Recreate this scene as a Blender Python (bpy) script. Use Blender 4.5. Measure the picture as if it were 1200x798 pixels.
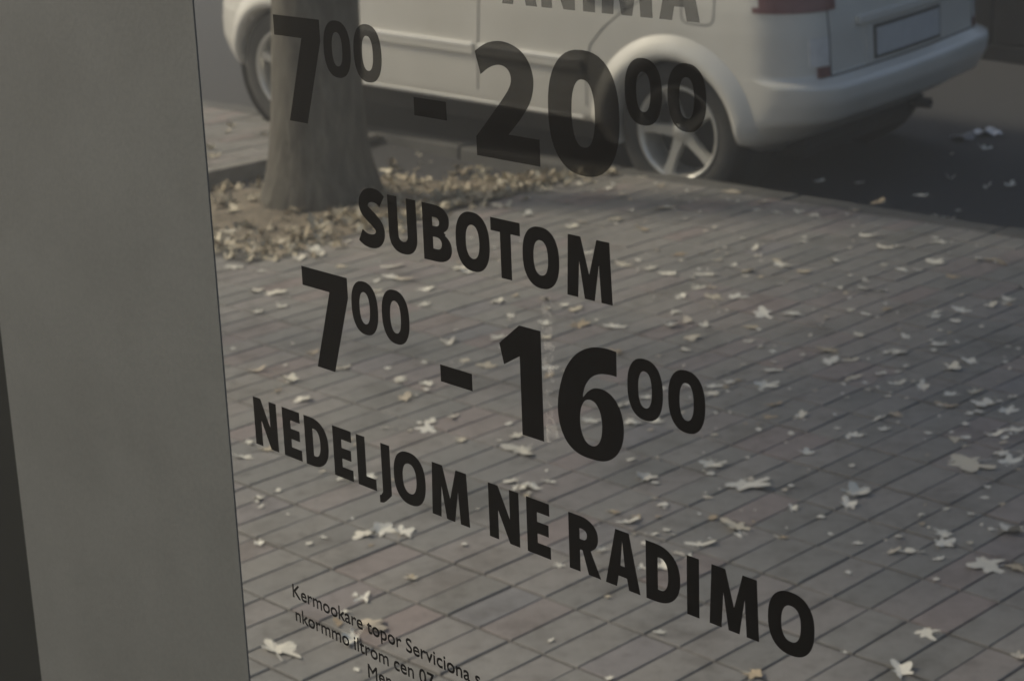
import bpy, bmesh, math, random
from math import sin, cos, pi, radians, sqrt, atan2, hypot
from mathutils import Vector, Matrix, noise

random.seed(11)
scene = bpy.context.scene
COL = scene.collection
for o in list(bpy.data.objects):
    bpy.data.objects.remove(o)

# ------------------------------------------------------------------ camera
CAM_H = 1.85
PITCH, ROLL = radians(16.9), radians(2.148)
cp, sp, cr, sr = cos(PITCH), sin(PITCH), cos(ROLL), sin(ROLL)
c_right = Vector((1, 0, 0)); c_fwd = Vector((0, cp, -sp)); c_down = Vector((0, -sp, -cp))
c_right, c_down = cr * c_right + sr * c_down, -sr * c_right + cr * c_down
cam_data = bpy.data.cameras.new('camera')
cam = bpy.data.objects.new('camera', cam_data); COL.objects.link(cam)
cam.matrix_world = Matrix(((c_right.x, -c_down.x, -c_fwd.x, 0),
                           (c_right.y, -c_down.y, -c_fwd.y, 0),
                           (c_right.z, -c_down.z, -c_fwd.z, CAM_H),
                           (0, 0, 0, 1)))
cam_data.sensor_fit = 'HORIZONTAL'; cam_data.sensor_width = 36.0
FPX = 2256.0
cam_data.lens = FPX / 1200.0 * 36.0
cam_data.clip_start = 0.05; cam_data.clip_end = 2000
cam_data.dof.use_dof = True
cam_data.dof.focus_distance = 1.68
cam_data.dof.aperture_fstop = 14.0
scene.camera = cam

# ------------------------------------------------------------------ sky, sun, exposure
SUN_EL = radians(40)
sun_h = Vector((-1.0, 0.36, 0)).normalized()           # horizontal direction towards the sun
world = bpy.data.worlds.new('World'); scene.world = world; world.use_nodes = True
wn = world.node_tree.nodes; wl = world.node_tree.links
bg = wn.get('Background') or wn.new('ShaderNodeBackground')
sky = wn.new('ShaderNodeTexSky'); sky.sky_type = 'NISHITA'; sky.sun_disc = False
sky.sun_elevation = SUN_EL; sky.sun_rotation = atan2(sun_h.x, sun_h.y)
sky.dust_density = 3.0; sky.air_density = 1.0; sky.ozone_density = 1.0
wl.new(sky.outputs[0], bg.inputs[0]); bg.inputs[1].default_value = 0.115
sd = bpy.data.lights.new('sun', 'SUN'); sd.energy = 3.0; sd.angle = radians(10); sd.color = (1.0, 0.89, 0.72)
sun = bpy.data.objects.new('sun', sd); COL.objects.link(sun)
to_sun = Vector((sun_h.x * cos(SUN_EL), sun_h.y * cos(SUN_EL), sin(SUN_EL)))
sun.rotation_euler = (-to_sun).to_track_quat('-Z', 'Y').to_euler()
scene.view_settings.view_transform = 'Standard'; scene.view_settings.look = 'None'
scene.view_settings.gamma = 1.0; scene.view_settings.use_curve_mapping = False
scene.view_settings.exposure = 0.36
scene.render.engine = 'CYCLES'
scene.cycles.use_denoising = True
scene.cycles.max_bounces = 6; scene.cycles.transparent_max_bounces = 24
scene.cycles.sample_clamp_indirect = 4.0

# ------------------------------------------------------------------ helpers
def ray(x, y):
    return c_right * ((x - 600) / FPX) + c_down * ((y - 399) / FPX) + c_fwd
def ground(x, y, z=0.0):
    d = ray(x, y); t = (z - CAM_H) / d.z
    return Vector((0, 0, CAM_H)) + d * t

def mat(name):
    m = bpy.data.materials.new(name); m.use_nodes = True
    nt = m.node_tree; b = nt.nodes['Principled BSDF']
    return m, nt, b
def node(nt, t, **kw):
    n = nt.nodes.new(t)
    for k, v in kw.items():
        setattr(n, k, v)
    return n
def noise_tex(nt, scale, detail=4, rough=0.6, coord='Object', vec=None):
    n = node(nt, 'ShaderNodeTexNoise'); n.inputs['Scale'].default_value = scale
    n.inputs['Detail'].default_value = detail; n.inputs['Roughness'].default_value = rough
    if vec is None:
        tc = node(nt, 'ShaderNodeTexCoord'); vec = tc.outputs[coord]
    nt.links.new(vec, n.inputs['Vector'])
    return n
def ramp(nt, src, stops):
    r = node(nt, 'ShaderNodeValToRGB'); e = r.color_ramp.elements
    while len(e) < len(stops): e.new(0.5)
    for el, (p, c) in zip(e, stops):
        el.position = p; el.color = (*c, 1)
    nt.links.new(src, r.inputs[0]); return r
def mixc(nt, a, b, fac, blend='MIX'):
    m = node(nt, 'ShaderNodeMix', data_type='RGBA', blend_type=blend)
    for s, v in ((m.inputs[0], fac), (m.inputs[6], a), (m.inputs[7], b)):
        if hasattr(v, 'links'): nt.links.new(v, s)
        elif isinstance(v, (int, float)): s.default_value = v
        else: s.default_value = (*v, 1)
    return m.outputs[2]
def bump(nt, b, src, strength, dist):
    bp = node(nt, 'ShaderNodeBump'); bp.inputs['Strength'].default_value = strength
    bp.inputs['Distance'].default_value = dist
    nt.links.new(src, bp.inputs['Height']); nt.links.new(bp.outputs[0], b.inputs['Normal'])
def plain(name, col, rough=0.6, metal=0.0, var=0.12, scale=18, bmp=0.0, spec=0.5, coat=0.0):
    m, nt, b = mat(name)
    n = noise_tex(nt, scale)
    lo = tuple(max(0, c * (1 - var)) for c in col); hi = tuple(min(1, c * (1 + var)) for c in col)
    r = ramp(nt, n.outputs['Fac'], [(0.3, lo), (0.7, hi)])
    nt.links.new(r.outputs[0], b.inputs['Base Color'])
    b.inputs['Roughness'].default_value = rough; b.inputs['Metallic'].default_value = metal
    b.inputs['Specular IOR Level'].default_value = spec
    b.inputs['Coat Weight'].default_value = coat; b.inputs['Coat Roughness'].default_value = 0.08
    if bmp: bump(nt, b, n.outputs['Fac'], 0.5, bmp)
    return m

def mesh(name, verts, faces, smooth=False):
    me = bpy.data.meshes.new(name); me.from_pydata([tuple(v) for v in verts], [], faces); me.update()
    if smooth: me.polygons.foreach_set('use_smooth', [True] * len(me.polygons))
    return me
def obj(name, me, material=None, parent=None, loc=None):
    o = bpy.data.objects.new(name, me); COL.objects.link(o)
    if material is not None and me is not None and not me.materials: me.materials.append(material)
    if parent is not None: o.parent = parent
    if loc is not None: o.location = loc
    return o
def empty(name, loc=(0, 0, 0)):
    o = bpy.data.objects.new(name, None); COL.objects.link(o); o.location = loc
    o.empty_display_size = 0.1
    return o
def tag(o, label=None, cat=None, group=None, kind=None):
    for k, v in (('label', label), ('category', cat), ('group', group), ('kind', kind)):
        if v: o[k] = v
    return o
class MB:
    def __init__(s): s.v, s.f = [], []
    def add(s, verts, faces):
        n = len(s.v); s.v += [Vector(p) for p in verts]; s.f += [tuple(i + n for i in f) for f in faces]
    def box(s, lo, hi, ch=0.0, M=None):
        bm = bmesh.new(); bmesh.ops.create_cube(bm, size=1)
        for v in bm.verts:
            v.co = Vector([(a + b) / 2 + c * (b - a) for a, b, c in zip(lo, hi, v.co)])
        if ch: bmesh.ops.bevel(bm, geom=bm.edges[:], offset=ch, segments=2, affect='EDGES', profile=0.6)
        bm.verts.ensure_lookup_table(); bm.verts.index_update()
        s.add([(M @ v.co if M else v.co.copy()) for v in bm.verts], [tuple(v.index for v in f.verts) for f in bm.faces])
        bm.free()
    def tube(s, pts, rads, n=10, cap=True):
        rings = []
        up = Vector((0.3, 0.2, 1)).normalized()
        for i, p in enumerate(pts):
            p = Vector(p); a = Vector(pts[max(i - 1, 0)]); b = Vector(pts[min(i + 1, len(pts) - 1)])
            t = (b - a).normalized(); x = t.cross(up)
            if x.length < 1e-3: x = t.cross(Vector((1, 0, 0)))
            x.normalize(); y = t.cross(x)
            rings.append([p + (x * cos(2 * pi * k / n) + y * sin(2 * pi * k / n)) * rads[i] for k in range(n)])
        vs = [q for r in rings for q in r]; fs = []
        for i in range(len(rings) - 1):
            for k in range(n):
                fs.append((i * n + k, i * n + (k + 1) % n, (i + 1) * n + (k + 1) % n, (i + 1) * n + k))
        if cap: fs += [tuple(range(n))[::-1], tuple(range((len(rings) - 1) * n, len(rings) * n))]
        s.add(vs, fs)
    def lathe_y(s, prof, n=48, c=(0, 0, 0)):
        # prof: (radius, y) swept around the local y axis
        vs, fs = [], []
        for r, y in prof:
            for k in range(n):
                a = 2 * pi * k / n
                vs.append((c[0] + r * cos(a), c[1] + y, c[2] + r * sin(a)))
        for i in range(len(prof) - 1):
            for k in range(n):
                fs.append((i * n + k, i * n + (k + 1) % n, (i + 1) * n + (k + 1) % n, (i + 1) * n + k))
        s.add(vs, fs)
    def build(s, name, material, parent=None, smooth=False, loc=None):
        return obj(name, mesh(name, s.v, s.f, smooth), material, parent, loc)

# ground frame: U runs along the kerb (away to the left), V across the pavement to the road
YP = radians(-44.76)
U = Vector((sin(YP), cos(YP), 0)); V = Vector((cos(YP), -sin(YP), 0))
def uv(u, v, z=0.0): return U * u + V * v + Vector((0, 0, z))
def to_uv(p): return p.x * U.x + p.y * U.y, p.x * V.x + p.y * V.y
PU, PV, PU0, PV0 = 0.100, 0.2128, 2.745, 2.6825
KERB_V0, KERB_V1 = 6.47, 6.60
JU, JV = PU - 0.0038, PV - 0.0080          # brick face inside its joints
PIT = (5.92, 7.42, 4.52, 6.47)          # u0 u1 v0 v1

# car frame
CAR_YAW = radians(-50)
car_d = Vector((sin(CAR_YAW), cos(CAR_YAW), 0)); car_l = Vector((-cos(CAR_YAW), sin(CAR_YAW), 0))
ROAD_Z = -0.12
hub = ground(792, 156, ROAD_Z + 0.315)
GRAD, CAMBER = 0.040, 0.034
car_origin = hub - car_l * 0.840; car_origin.z = ROAD_Z + CAMBER * 0.840

def road_z(x, y):
    r = Vector((x, y, 0)) - Vector((hub.x, hub.y, 0))
    a = max(-6.0, min(2.6, r.dot(car_d))); c = max(-1.0, min(5.0, -r.dot(car_l)))
    return ROAD_Z + GRAD * a + CAMBER * c

# ------------------------------------------------------------------ materials of the setting
def paver_material():
    m, nt, b = mat('paver'); L = nt.links
    geo = node(nt, 'ShaderNodeNewGeometry')
    def dot(vec, off, pitch):
        d = node(nt, 'ShaderNodeVectorMath', operation='DOT_PRODUCT'); L.new(geo.outputs['Position'], d.inputs[0]); d.inputs[1].default_value = vec
        a = node(nt, 'ShaderNodeMath', operation='SUBTRACT'); L.new(d.outputs['Value'], a.inputs[0]); a.inputs[1].default_value = off
        q = node(nt, 'ShaderNodeMath', operation='DIVIDE'); L.new(a.outputs[0], q.inputs[0]); q.inputs[1].default_value = pitch
        f = node(nt, 'ShaderNodeMath', operation='FLOOR'); L.new(q.outputs[0], f.inputs[0]); return f.outputs[0]
    cx = node(nt, 'ShaderNodeCombineXYZ'); L.new(dot(U, PU0, PU), cx.inputs[0]); L.new(dot(V, PV0, PV), cx.inputs[1])
    wn_ = node(nt, 'ShaderNodeTexWhiteNoise', noise_dimensions='2D'); L.new(cx.outputs[0], wn_.inputs['Vector'])
    base = ramp(nt, wn_.outputs['Value'], [(0.0, (0.188, 0.184, 0.177)), (0.3, (0.210, 0.204, 0.195)), (0.55, (0.224, 0.215, 0.206)),
                                         (0.80, (0.226, 0.211, 0.204)), (0.93, (0.234, 0.201, 0.194)), (1.0, (0.198, 0.195, 0.200))])
    big = noise_tex(nt, 0.9, 3, vec=geo.outputs['Position'])
    bigr = ramp(nt, big.outputs['Fac'], [(0.33, (0.82, 0.84, 0.85)), (0.5, (1.0, 0.99, 0.98)), (0.66, (1.13, 1.08, 1.03))])
    col = mixc(nt, base.outputs[0], bigr.outputs[0], 0.8, 'MULTIPLY')
    fine = noise_tex(nt, 260, 3, 0.7, vec=geo.outputs['Position'])
    fr = ramp(nt, fine.outputs['Fac'], [(0.3, (0.78, 0.78, 0.78)), (0.7, (1.15, 1.15, 1.15))])
    col = mixc(nt, col, fr.outputs[0], 0.6, 'MULTIPLY')
    mid = noise_tex(nt, 22, 5, 0.65, vec=geo.outputs['Position'])
    mr = ramp(nt, mid.outputs['Fac'], [(0.30, (0.66, 0.64, 0.61)), (0.45, (0.95, 0.94, 0.92)), (0.65, (1.10, 1.10, 1.08))])
    col = mixc(nt, col, mr.outputs[0], 0.7, 'MULTIPLY')
    st = noise_tex(nt, 4.2, 5, 0.7, vec=geo.outputs['Position'])
    sr_ = ramp(nt, st.outputs['Fac'], [(0.36, (0.70, 0.69, 0.67)), (0.47, (0.97, 0.97, 0.96)), (0.66, (1.08, 1.08, 1.07))])
    col = mixc(nt, col, sr_.outputs[0], 0.8, 'MULTIPLY')
    L.new(col, b.inputs['Base Color']); b.inputs['Roughness'].default_value = 0.85
    b.inputs['Specular IOR Level'].default_value = 0.35
    bump(nt, b, fine.outputs['Fac'], 0.35, 0.002)
    return m
M_paver = paver_material()
M_joint = plain('joint_sand', (0.078, 0.073, 0.066), 0.95, var=0.35, scale=60)
M_kerb = plain('kerb_concrete', (0.088, 0.086, 0.080), 0.9, var=0.2, scale=14, bmp=0.003)
M_road = plain('asphalt', (0.042, 0.042, 0.044), 0.92, var=0.35, scale=70, bmp=0.004)
M_dirt = plain('dirt', (0.155, 0.128, 0.092), 0.95, var=0.4, scale=16, bmp=0.01)
M_bark = None

# ------------------------------------------------------------------ the setting
# road: one sheet to the horizon, gently graded round the parked car
rb = MB(); N = 60
def span(k): 
    t = (k / N) * 2 - 1
    return math.copysign(abs(t) ** 4 * 42 + abs(t) * 9, t)
for j in range(N + 1):
    for i in range(N + 1):
        x, y = span(i) + 1.0, span(j) + 9.0
        rb.v.append(Vector((x, y, road_z(x, y))))
for j in range(N):
    for i in range(N):
        a = j * (N + 1) + i; rb.f.append((a, a + 1, a + N + 2, a + N + 1))
tag(rb.build('road', M_road, smooth=True), kind='structure')

# pavement bed (recessed sand between the bricks), with the tree pit left open
pb = MB()
def rect(b, u0, u1, v0, v1, z):
    b.add([uv(u0, v0, z), uv(u1, v0, z), uv(u1, v1, z), uv(u0, v1, z)], [(0, 3, 2, 1)])
UA, UB, VA = -6.0, 16.0, -4.0
for r in ((UA, PIT[0], VA, KERB_V0), (PIT[1], UB, VA, KERB_V0), (PIT[0], PIT[1], VA, PIT[2])):
    rect(pb, *r, -0.0058)
pavement = tag(pb.build('pavement', M_joint), kind='structure')

def brick_shape(b, wu, wv, c, tilt=(0, 0), dz=0.0):
    e = 0.0022; d = 0.0022
    hu, hv = wu / 2, wv / 2
    P = []
    for (su, sv) in ((-1, -1), (1, -1), (1, 1), (-1, 1)):
        P.append((su * (hu - e), sv * (hv - e), 0.0))
    for (su, sv) in ((-1, -1), (1, -1), (1, 1), (-1, 1)):
        P.append((su * hu, sv * hv, -d))
    for (su, sv) in ((-1, -1), (1, -1), (1, 1), (-1, 1)):
        P.append((su * hu, sv * hv, -0.03))
    F = [(3, 2, 1, 0)]
    for k in range(4):
        n = (k + 1) % 4
        F.append((k, n, 4 + n, 4 + k)); F.append((4 + k, 4 + n, 8 + n, 8 + k))
    b.add([U * p[0] + V * p[1] + Vector((c.x, c.y, p[2] + dz + tilt[0] * p[0] + tilt[1] * p[1])) for p in P], F)
one = MB(); brick_shape(one, JU, JV, Vector((0, 0, 0)))
brick_mesh = mesh('brick', one.v, one.f); brick_mesh.materials.append(M_paver)
from bpy_extras.object_utils import world_to_camera_view
bpy.context.view_layer.update()
def in_frame(p, m=0.02):
    q = p - Vector((0, 0, CAM_H)); z = q.dot(c_fwd)
    if z < 0.1: return None
    x = 600 + FPX * q.dot(c_right) / z; y = 399 + FPX * q.dot(c_down) / z
    if -1200 * m < x < 1200 * (1 + m) and -798 * m < y < 798 * (1 + m): return x, y, z
    return None
cells = []
for i in range(int((UA - PU0) / PU), int((UB - PU0) / PU)):
    for j in range(int((VA - PV0) / PV), int((KERB_V0 - PV0) / PV) + 1):
        u0, u1 = PU0 + i * PU, PU0 + (i + 1) * PU; v0, v1 = PV0 + j * PV, PV0 + (j + 1) * PV
        v1c = min(v1, KERB_V0)
        if v1c - v0 < 0.03: continue
        uc, vc = (u0 + u1) / 2, (v0 + v1c) / 2
        if PIT[0] - 0.04 < uc < PIT[1] + 0.04 and vc > PIT[2] - 0.04: continue
        if vc < 0.6 or uc > 14: continue
        cells.append((uv(uc, vc), v1c - v0 - (PV - JV)))
vis = []
for k, (c, wv) in enumerate(cells):
    f = in_frame(c, 0.0)
    if f and f[0] > 270 and abs(wv - JV) < 1e-4: vis.append((f[2], k))
vis.sort(); single = {k for _, k in vis[:300]}
rest = MB()
for k, (c, wv) in enumerate(cells):
    rng = random.Random(k * 7 + 3)
    dz = rng.uniform(-0.0022, 0.0008); tilt = (rng.uniform(-0.012, 0.012), rng.uniform(-0.006, 0.006))
    if k in single:
        c = c + U * rng.uniform(-.0011, .0011) + V * rng.uniform(-.0016, .0016)
        o = obj('brick', brick_mesh, None, pavement, (c.x, c.y, dz))
        o.rotation_euler = (tilt[0] * U.x, tilt[1] * V.y, rng.uniform(-0.009, 0.009))
    else:
        brick_shape(rest, JU, wv, c, tilt, dz)
tag(rest.build('brick_field', M_paver, pavement), kind='stuff')

# kerb stones
kerb = empty('kerb'); tag(kerb, kind='structure')
km = MB(); km.box((-0.494, 0.0, -0.30), (0.494, KERB_V1 - KERB_V0 - 0.004, 0.003), 0.014)
rot = Matrix(((U.x, V.x, 0, 0), (U.y, V.y, 0, 0), (0, 0, 1, 0), (0, 0, 0, 1)))
kerb_mesh = mesh('kerb_stone', [rot @ p for p in km.v], km.f); kerb_mesh.materials.append(M_kerb)
kerb_mesh.flip_normals()
for k in range(-6, 16):
    p = uv(k * 1.0 + 0.35, KERB_V0 + 0.003)
    obj('kerb_stone', kerb_mesh, None, kerb, (p.x, p.y, random.uniform(-0.004, 0.003)))

# tree pit: lumpy earth and its edging stones
pit = MB(); NU, NV = 46, 56
def pit_z(u, v):
    tu, tv = 6.62, 5.42
    r = hypot(u - tu, v - tv)
    z = -0.085 + 0.075 * math.exp(-(r / 0.45) ** 2) + 0.02 * (noise.noise(Vector((u * 3, v * 3, 0))))
    z += 0.010 * noise.noise(Vector((u * 11, v * 11, 3)))
    near = max(0, 1 - (u - PIT[0]) / 0.55); near = max(near, max(0, 1 - (v - PIT[2]) / 0.35))
    return z + 0.072 * near ** 1.2
for j in range(NV + 1):
    for i in range(NU + 1):
        u = PIT[0] + (PIT[1] - PIT[0]) * i / NU; v = PIT[2] + (PIT[3] - PIT[2]) * j / NV
        pit.v.append(uv(u, v, pit_z(u, v)))
for j in range(NV):
    for i in range(NU):
        a = j * (NU + 1) + i; pit.f.append((a, a + NU + 1, a + NU + 2, a + 1))
tag(pit.build('soil', M_dirt, smooth=True), kind='structure')
edging = empty('pit_edging'); tag(edging, kind='structure')
M_edge = plain('edging_concrete', (0.20, 0.19, 0.17), 0.9, var=0.2, scale=14, bmp=0.003)
n_e = 3
for k in range(n_e):
    L0 = PIT[2] + (PIT[3] - PIT[2]) * k / n_e + 0.003; L1 = PIT[2] + (PIT[3] - PIT[2]) * (k + 1) / n_e - 0.003
    if k == 2: break
    b = MB(); b.box((PIT[1] - 0.035, L0, -0.2), (PIT[1] + 0.03, L1, 0.008), 0.006, rot)
    e = b.build('edging_stone', M_edge, edging); e.data.flip_normals()

# low dark wall across the road
wall = empty('stone_wall', uv(-2, 10.1, -0.2))
tag(wall, 'dark grey stone wall across the road beyond the car', 'wall')
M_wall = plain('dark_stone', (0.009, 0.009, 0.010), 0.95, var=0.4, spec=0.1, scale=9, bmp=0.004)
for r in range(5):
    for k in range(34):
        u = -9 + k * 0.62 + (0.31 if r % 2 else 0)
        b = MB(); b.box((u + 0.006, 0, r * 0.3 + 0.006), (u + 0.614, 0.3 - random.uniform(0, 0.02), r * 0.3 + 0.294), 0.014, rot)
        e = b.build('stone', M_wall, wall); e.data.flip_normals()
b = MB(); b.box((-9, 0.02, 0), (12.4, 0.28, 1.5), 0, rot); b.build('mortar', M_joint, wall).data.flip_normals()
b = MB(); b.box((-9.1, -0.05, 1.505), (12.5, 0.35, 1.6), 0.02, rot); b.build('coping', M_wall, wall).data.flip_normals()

# ------------------------------------------------------------------ the tree
def bark_material():
    m, nt, b = mat('bark')
    tc = node(nt, 'ShaderNodeTexCoord'); mp = node(nt, 'ShaderNodeMapping'); mp.inputs['Scale'].default_value = (1, 1, 0.25)
    nt.links.new(tc.outputs['Object'], mp.inputs[0])
    n1 = noise_tex(nt, 26, 6, 0.7, vec=mp.outputs[0]); n2 = noise_tex(nt, 3.5, 3, vec=mp.outputs[0])
    r1 = ramp(nt, n1.outputs['Fac'], [(0.32, (0.045, 0.039, 0.031)), (0.5, (0.095, 0.086, 0.070)), (0.68, (0.150, 0.140, 0.118))])
    r2 = ramp(nt, n2.outputs['Fac'], [(0.38, (0.70, 0.68, 0.64)), (0.55, (1.0, 1.0, 0.95)), (0.66, (1.35, 1.34, 1.24))])
    nt.links.new(mixc(nt, r1.outputs[0], r2.outputs[0], 0.9, 'MULTIPLY'), b.inputs['Base Color'])
    b.inputs['Roughness'].default_value = 0.9
    bump(nt, b, n1.outputs['Fac'], 0.8, 0.02)
    return m
M_bark = bark_material()
def leaf_mat(name, stops, trans=0.0):
    m, nt, b = mat(name)
    oi = node(nt, 'ShaderNodeObjectInfo'); g = node(nt, 'ShaderNodeNewGeometry')
    a = node(nt, 'ShaderNodeMath', operation='ADD'); nt.links.new(oi.outputs['Random'], a.inputs[0]); nt.links.new(g.outputs['Random Per Island'], a.inputs[1])
    f = node(nt, 'ShaderNodeMath', operation='FRACT'); nt.links.new(a.outputs[0], f.inputs[0])
    r = ramp(nt, f.outputs[0], stops)
    n = noise_tex(nt, 40, 3); rr = ramp(nt, n.outputs['Fac'], [(0.3, (0.75, 0.73, 0.70)), (0.65, (1.08, 1.08, 1.06))])
    nt.links.new(mixc(nt, r.outputs[0], rr.outputs[0], 0.7, 'MULTIPLY'), b.inputs['Base Color'])
    b.inputs['Roughness'].default_value = 0.65
    return m
M_crown = leaf_mat('autumn_foliage', [(0, (0.10, 0.095, 0.02)), (0.5, (0.16, 0.12, 0.03)), (1, (0.09, 0.11, 0.03))])

def tree(name, label, base, r0, r1, h_fork, spread, top, n_leaf, seed, lean=(0, 0), flare=1.24):
    rng = random.Random(seed)
    t = empty(name, base); tag(t, label, 'tree', 'street trees along the kerb')
    tb = MB(); n = 36; rows = 26; vs = []
    for j in range(rows + 1):
        z = -0.12 + (h_fork + 0.12) * (j / rows) ** 1.35
        k = max(0.0, z)
        r = r1 + (r0 - r1) * math.exp(-k / 0.75) + r0 * (flare - 1) * math.exp(-k / 0.16)
        for i in range(n):
            a = 2 * pi * i / n
            w = 1 + 0.05 * sin(3 * a + 0.6) * math.exp(-k / 0.6) + 0.035 * noise.noise(Vector((cos(a) * 1.5, sin(a) * 1.5, z * 0.9 + seed)))
            w += 0.10 * max(0, sin(5 * a + 1)) * math.exp(-k / 0.14)
            vs.append(Vector((r * w * cos(a) + lean[0] * k, r * w * sin(a) + lean[1] * k, z)))
    fs = []
    for j in range(rows):
        for i in range(n):
            fs.append((j * n + i, j * n + (i + 1) % n, (j + 1) * n + (i + 1) % n, (j + 1) * n + i))
    tb.add(vs, fs)
    tb.build('trunk', M_bark, t, True)
    tips = []; lb = MB()
    fork = Vector((lean[0] * h_fork, lean[1] * h_fork, h_fork - 0.1))
    for k in range(7):
        a = 2 * pi * k / 7 + rng.uniform(-.3, .3); out = spread * rng.uniform(.55, .95) * (0.25 if k == 6 else 1)
        p3 = fork + Vector((cos(a) * out, sin(a) * out, (top - h_fork) * rng.uniform(.45, .9)))
        p1 = fork.lerp(p3, .3) + Vector((0, 0, .35)); p2 = fork.lerp(p3, .65) + Vector((rng.uniform(-.2, .2), rng.uniform(-.2, .2), .3))
        lb.tube([fork, p1, p2, p3], [r1 * .6, r1 * .42, r1 * .25, .02], 8); tips += [p1, p2, p3]
        for q in range(4):
            s = p1.lerp(p3, rng.uniform(.2, .9)); e = s + Vector((rng.uniform(-1, 1), rng.uniform(-1, 1), rng.uniform(0, .9))) * spread * .35
            lb.tube([s, s.lerp(e, .5) + Vector((0, 0, .1)), e], [r1 * .16, r1 * .1, .008], 6); tips += [e, s.lerp(e, .6)]
    lb.build('limbs', M_bark, t, True)
    cb = MB()
    for k in range(n_leaf):
        c = rng.choice(tips); d = Vector((rng.gauss(0, 1), rng.gauss(0, 1), rng.gauss(0, .8))) * spread * .16
        p = c + d; s = rng.uniform(.06, .12)
        x = Vector((rng.gauss(0, 1), rng.gauss(0, 1), rng.gauss(0, .5))).normalized(); y = x.orthogonal().normalized()
        y = (Matrix.Rotation(rng.uniform(0, 6.28), 3, x) @ y)
        z = x.cross(y) * .25
        cb.add([p - x * s, p + y * s * .6 + z * s, p + x * s, p - y * s * .6 + z * s], [(0, 1, 2), (0, 2, 3)])
    cb.build('crown', M_crown, t)
    return t
tp = uv(6.655, 5.40, -0.02)
tree('plane_tree', 'thick grey tree trunk in the leafy earth pit', tp, 0.222, 0.182, 3.0, 3.3, 8.0, 11000, 5, lean=(0.05, 0.0))

tree('added_shade_tree', 'slim unseen tree added to shade the right of the pavement', Vector((-3.1, 7.0, -0.01)), 0.11, 0.085, 3.2, 2.0, 7.2, 20000, 23, flare=1.1)  # added out of view so its crown shades the right side

# ------------------------------------------------------------------ the parked car
def paint_material():
    m, nt, b = mat('silver_paint')
    n = noise_tex(nt, 3.0, 4); n2 = noise_tex(nt, 90, 2)
    r = ramp(nt, n.outputs['Fac'], [(0.3, (0.58, 0.565, 0.52)), (0.7, (0.64, 0.625, 0.58))])
    nt.links.new(r.outputs[0], b.inputs['Base Color'])
    rr = node(nt, 'ShaderNodeMapRange'); nt.links.new(n.outputs['Fac'], rr.inputs[0])
    rr.inputs[3].default_value = 0.30; rr.inputs[4].default_value = 0.48
    nt.links.new(rr.outputs[0], b.inputs['Roughness'])
    b.inputs['Metallic'].default_value = 0.12; b.inputs['Coat Weight'].default_value = 0.5; b.inputs['Coat Roughness'].default_value = 0.12
    return m
M_paint = paint_material()
M_gleam = plain('trim_gleam', (0.86, 0.85, 0.82), 0.25, 0.15, 0.03, coat=0.6)  # gleam on the side trim put into a near-white base colour
M_black = plain('black_plastic', (0.018, 0.018, 0.018), 0.7, var=0.2)
M_tyre = plain('tyre_rubber', (0.035, 0.034, 0.032), 0.85, var=0.25, scale=30)
M_seam = plain('panel_gap', (0.05, 0.05, 0.048), 0.8)
M_rim = plain('alloy', (0.62, 0.61, 0.57), 0.32, 0.6, 0.06)
M_red = plain('lamp_red', (0.17, 0.065, 0.065), 0.3, coat=0.3)
M_dullred = plain('reflector_red', (0.16, 0.07, 0.07), 0.35)
M_plate = plain('blank_plate', (0.46, 0.47, 0.48), 0.45, var=0.06)
M_clear = plain('lamp_clear', (0.62, 0.62, 0.62), 0.2, coat=0.6)
M_window = plain('dark_window', (0.015, 0.017, 0.018), 0.06, coat=0.5)

car = empty('parked_car', car_origin)
cx_ = (car_d + Vector((0, 0, GRAD))).normalized(); cy_ = (car_l - Vector((0, 0, CAMBER))).normalized()
cz_ = cx_.cross(cy_).normalized(); cy_ = cz_.cross(cx_)
car.matrix_world = Matrix(((cx_.x, cy_.x, cz_.x, car_origin.x), (cx_.y, cy_.y, cz_.y, car_origin.y), (cx_.z, cy_.z, cz_.z, car_origin.z), (0, 0, 0, 1)))
tag(car, 'silver car parked at the kerb behind the tree', 'car')
WB, RO, HW = 2.51, 0.72, 0.88
# slices: z, x rear, x front, half width, rear corner radius, front corner radius
SL = [(0.21, -0.30, 3.28, 0.78, .26, .50), (0.25, -0.36, 3.34, 0.80, .26, .50), (0.295, -0.44, 3.38, 0.835, .28, .5), (0.318, -0.50, 3.40, 0.868, .29, .5), (0.345, -0.54, 3.42, 0.878, .30, .5), (0.385, -0.60, 3.44, 0.880, .30, .5),
      (0.43, -0.69, 3.46, 0.881, .30, .5), (0.52, -0.735, 3.46, 0.882, .29, .5), (0.578, -0.736, 3.45, 0.882, .28, .5), (0.596, -0.728, 3.45, 0.882, .27, .5),
      (0.606, -0.700, 3.44, 0.882, .28, .5), (0.616, -0.655, 3.44, 0.881, .27, .5), (0.70, -0.648, 3.41, 0.880, .27, .5), (0.80, -0.640, 3.36, 0.878, .27, .52),
      (0.90, -0.625, 3.28, 0.872, .27, .55), (0.97, -0.612, 3.14, 0.863, .27, .60), (1.02, -0.60, 2.92, 0.850, .20, .62), (1.07, -0.585, 2.64, 0.832, .20, .60),
      (1.12, -0.57, 2.42, 0.815, .20, .50), (1.25, -0.53, 2.10, 0.768, .22, .42), (1.38, -0.48, 1.76, 0.718, .24, .40), (1.50, -0.43, 1.38, 0.662, .25, .38),
      (1.57, -0.37, 1.02, 0.59, .26, .34), (1.61, -0.25, .72, 0.47, .26, .3), (1.625, -0.10, .48, 0.28, .2, .2)]
SL = [(z, xr, xf - (0.17 if z < 1.0 else 0.10 if z < 1.1 else 0), w, rr, rf) for z, xr, xf, w, rr, rf in SL]
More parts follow.
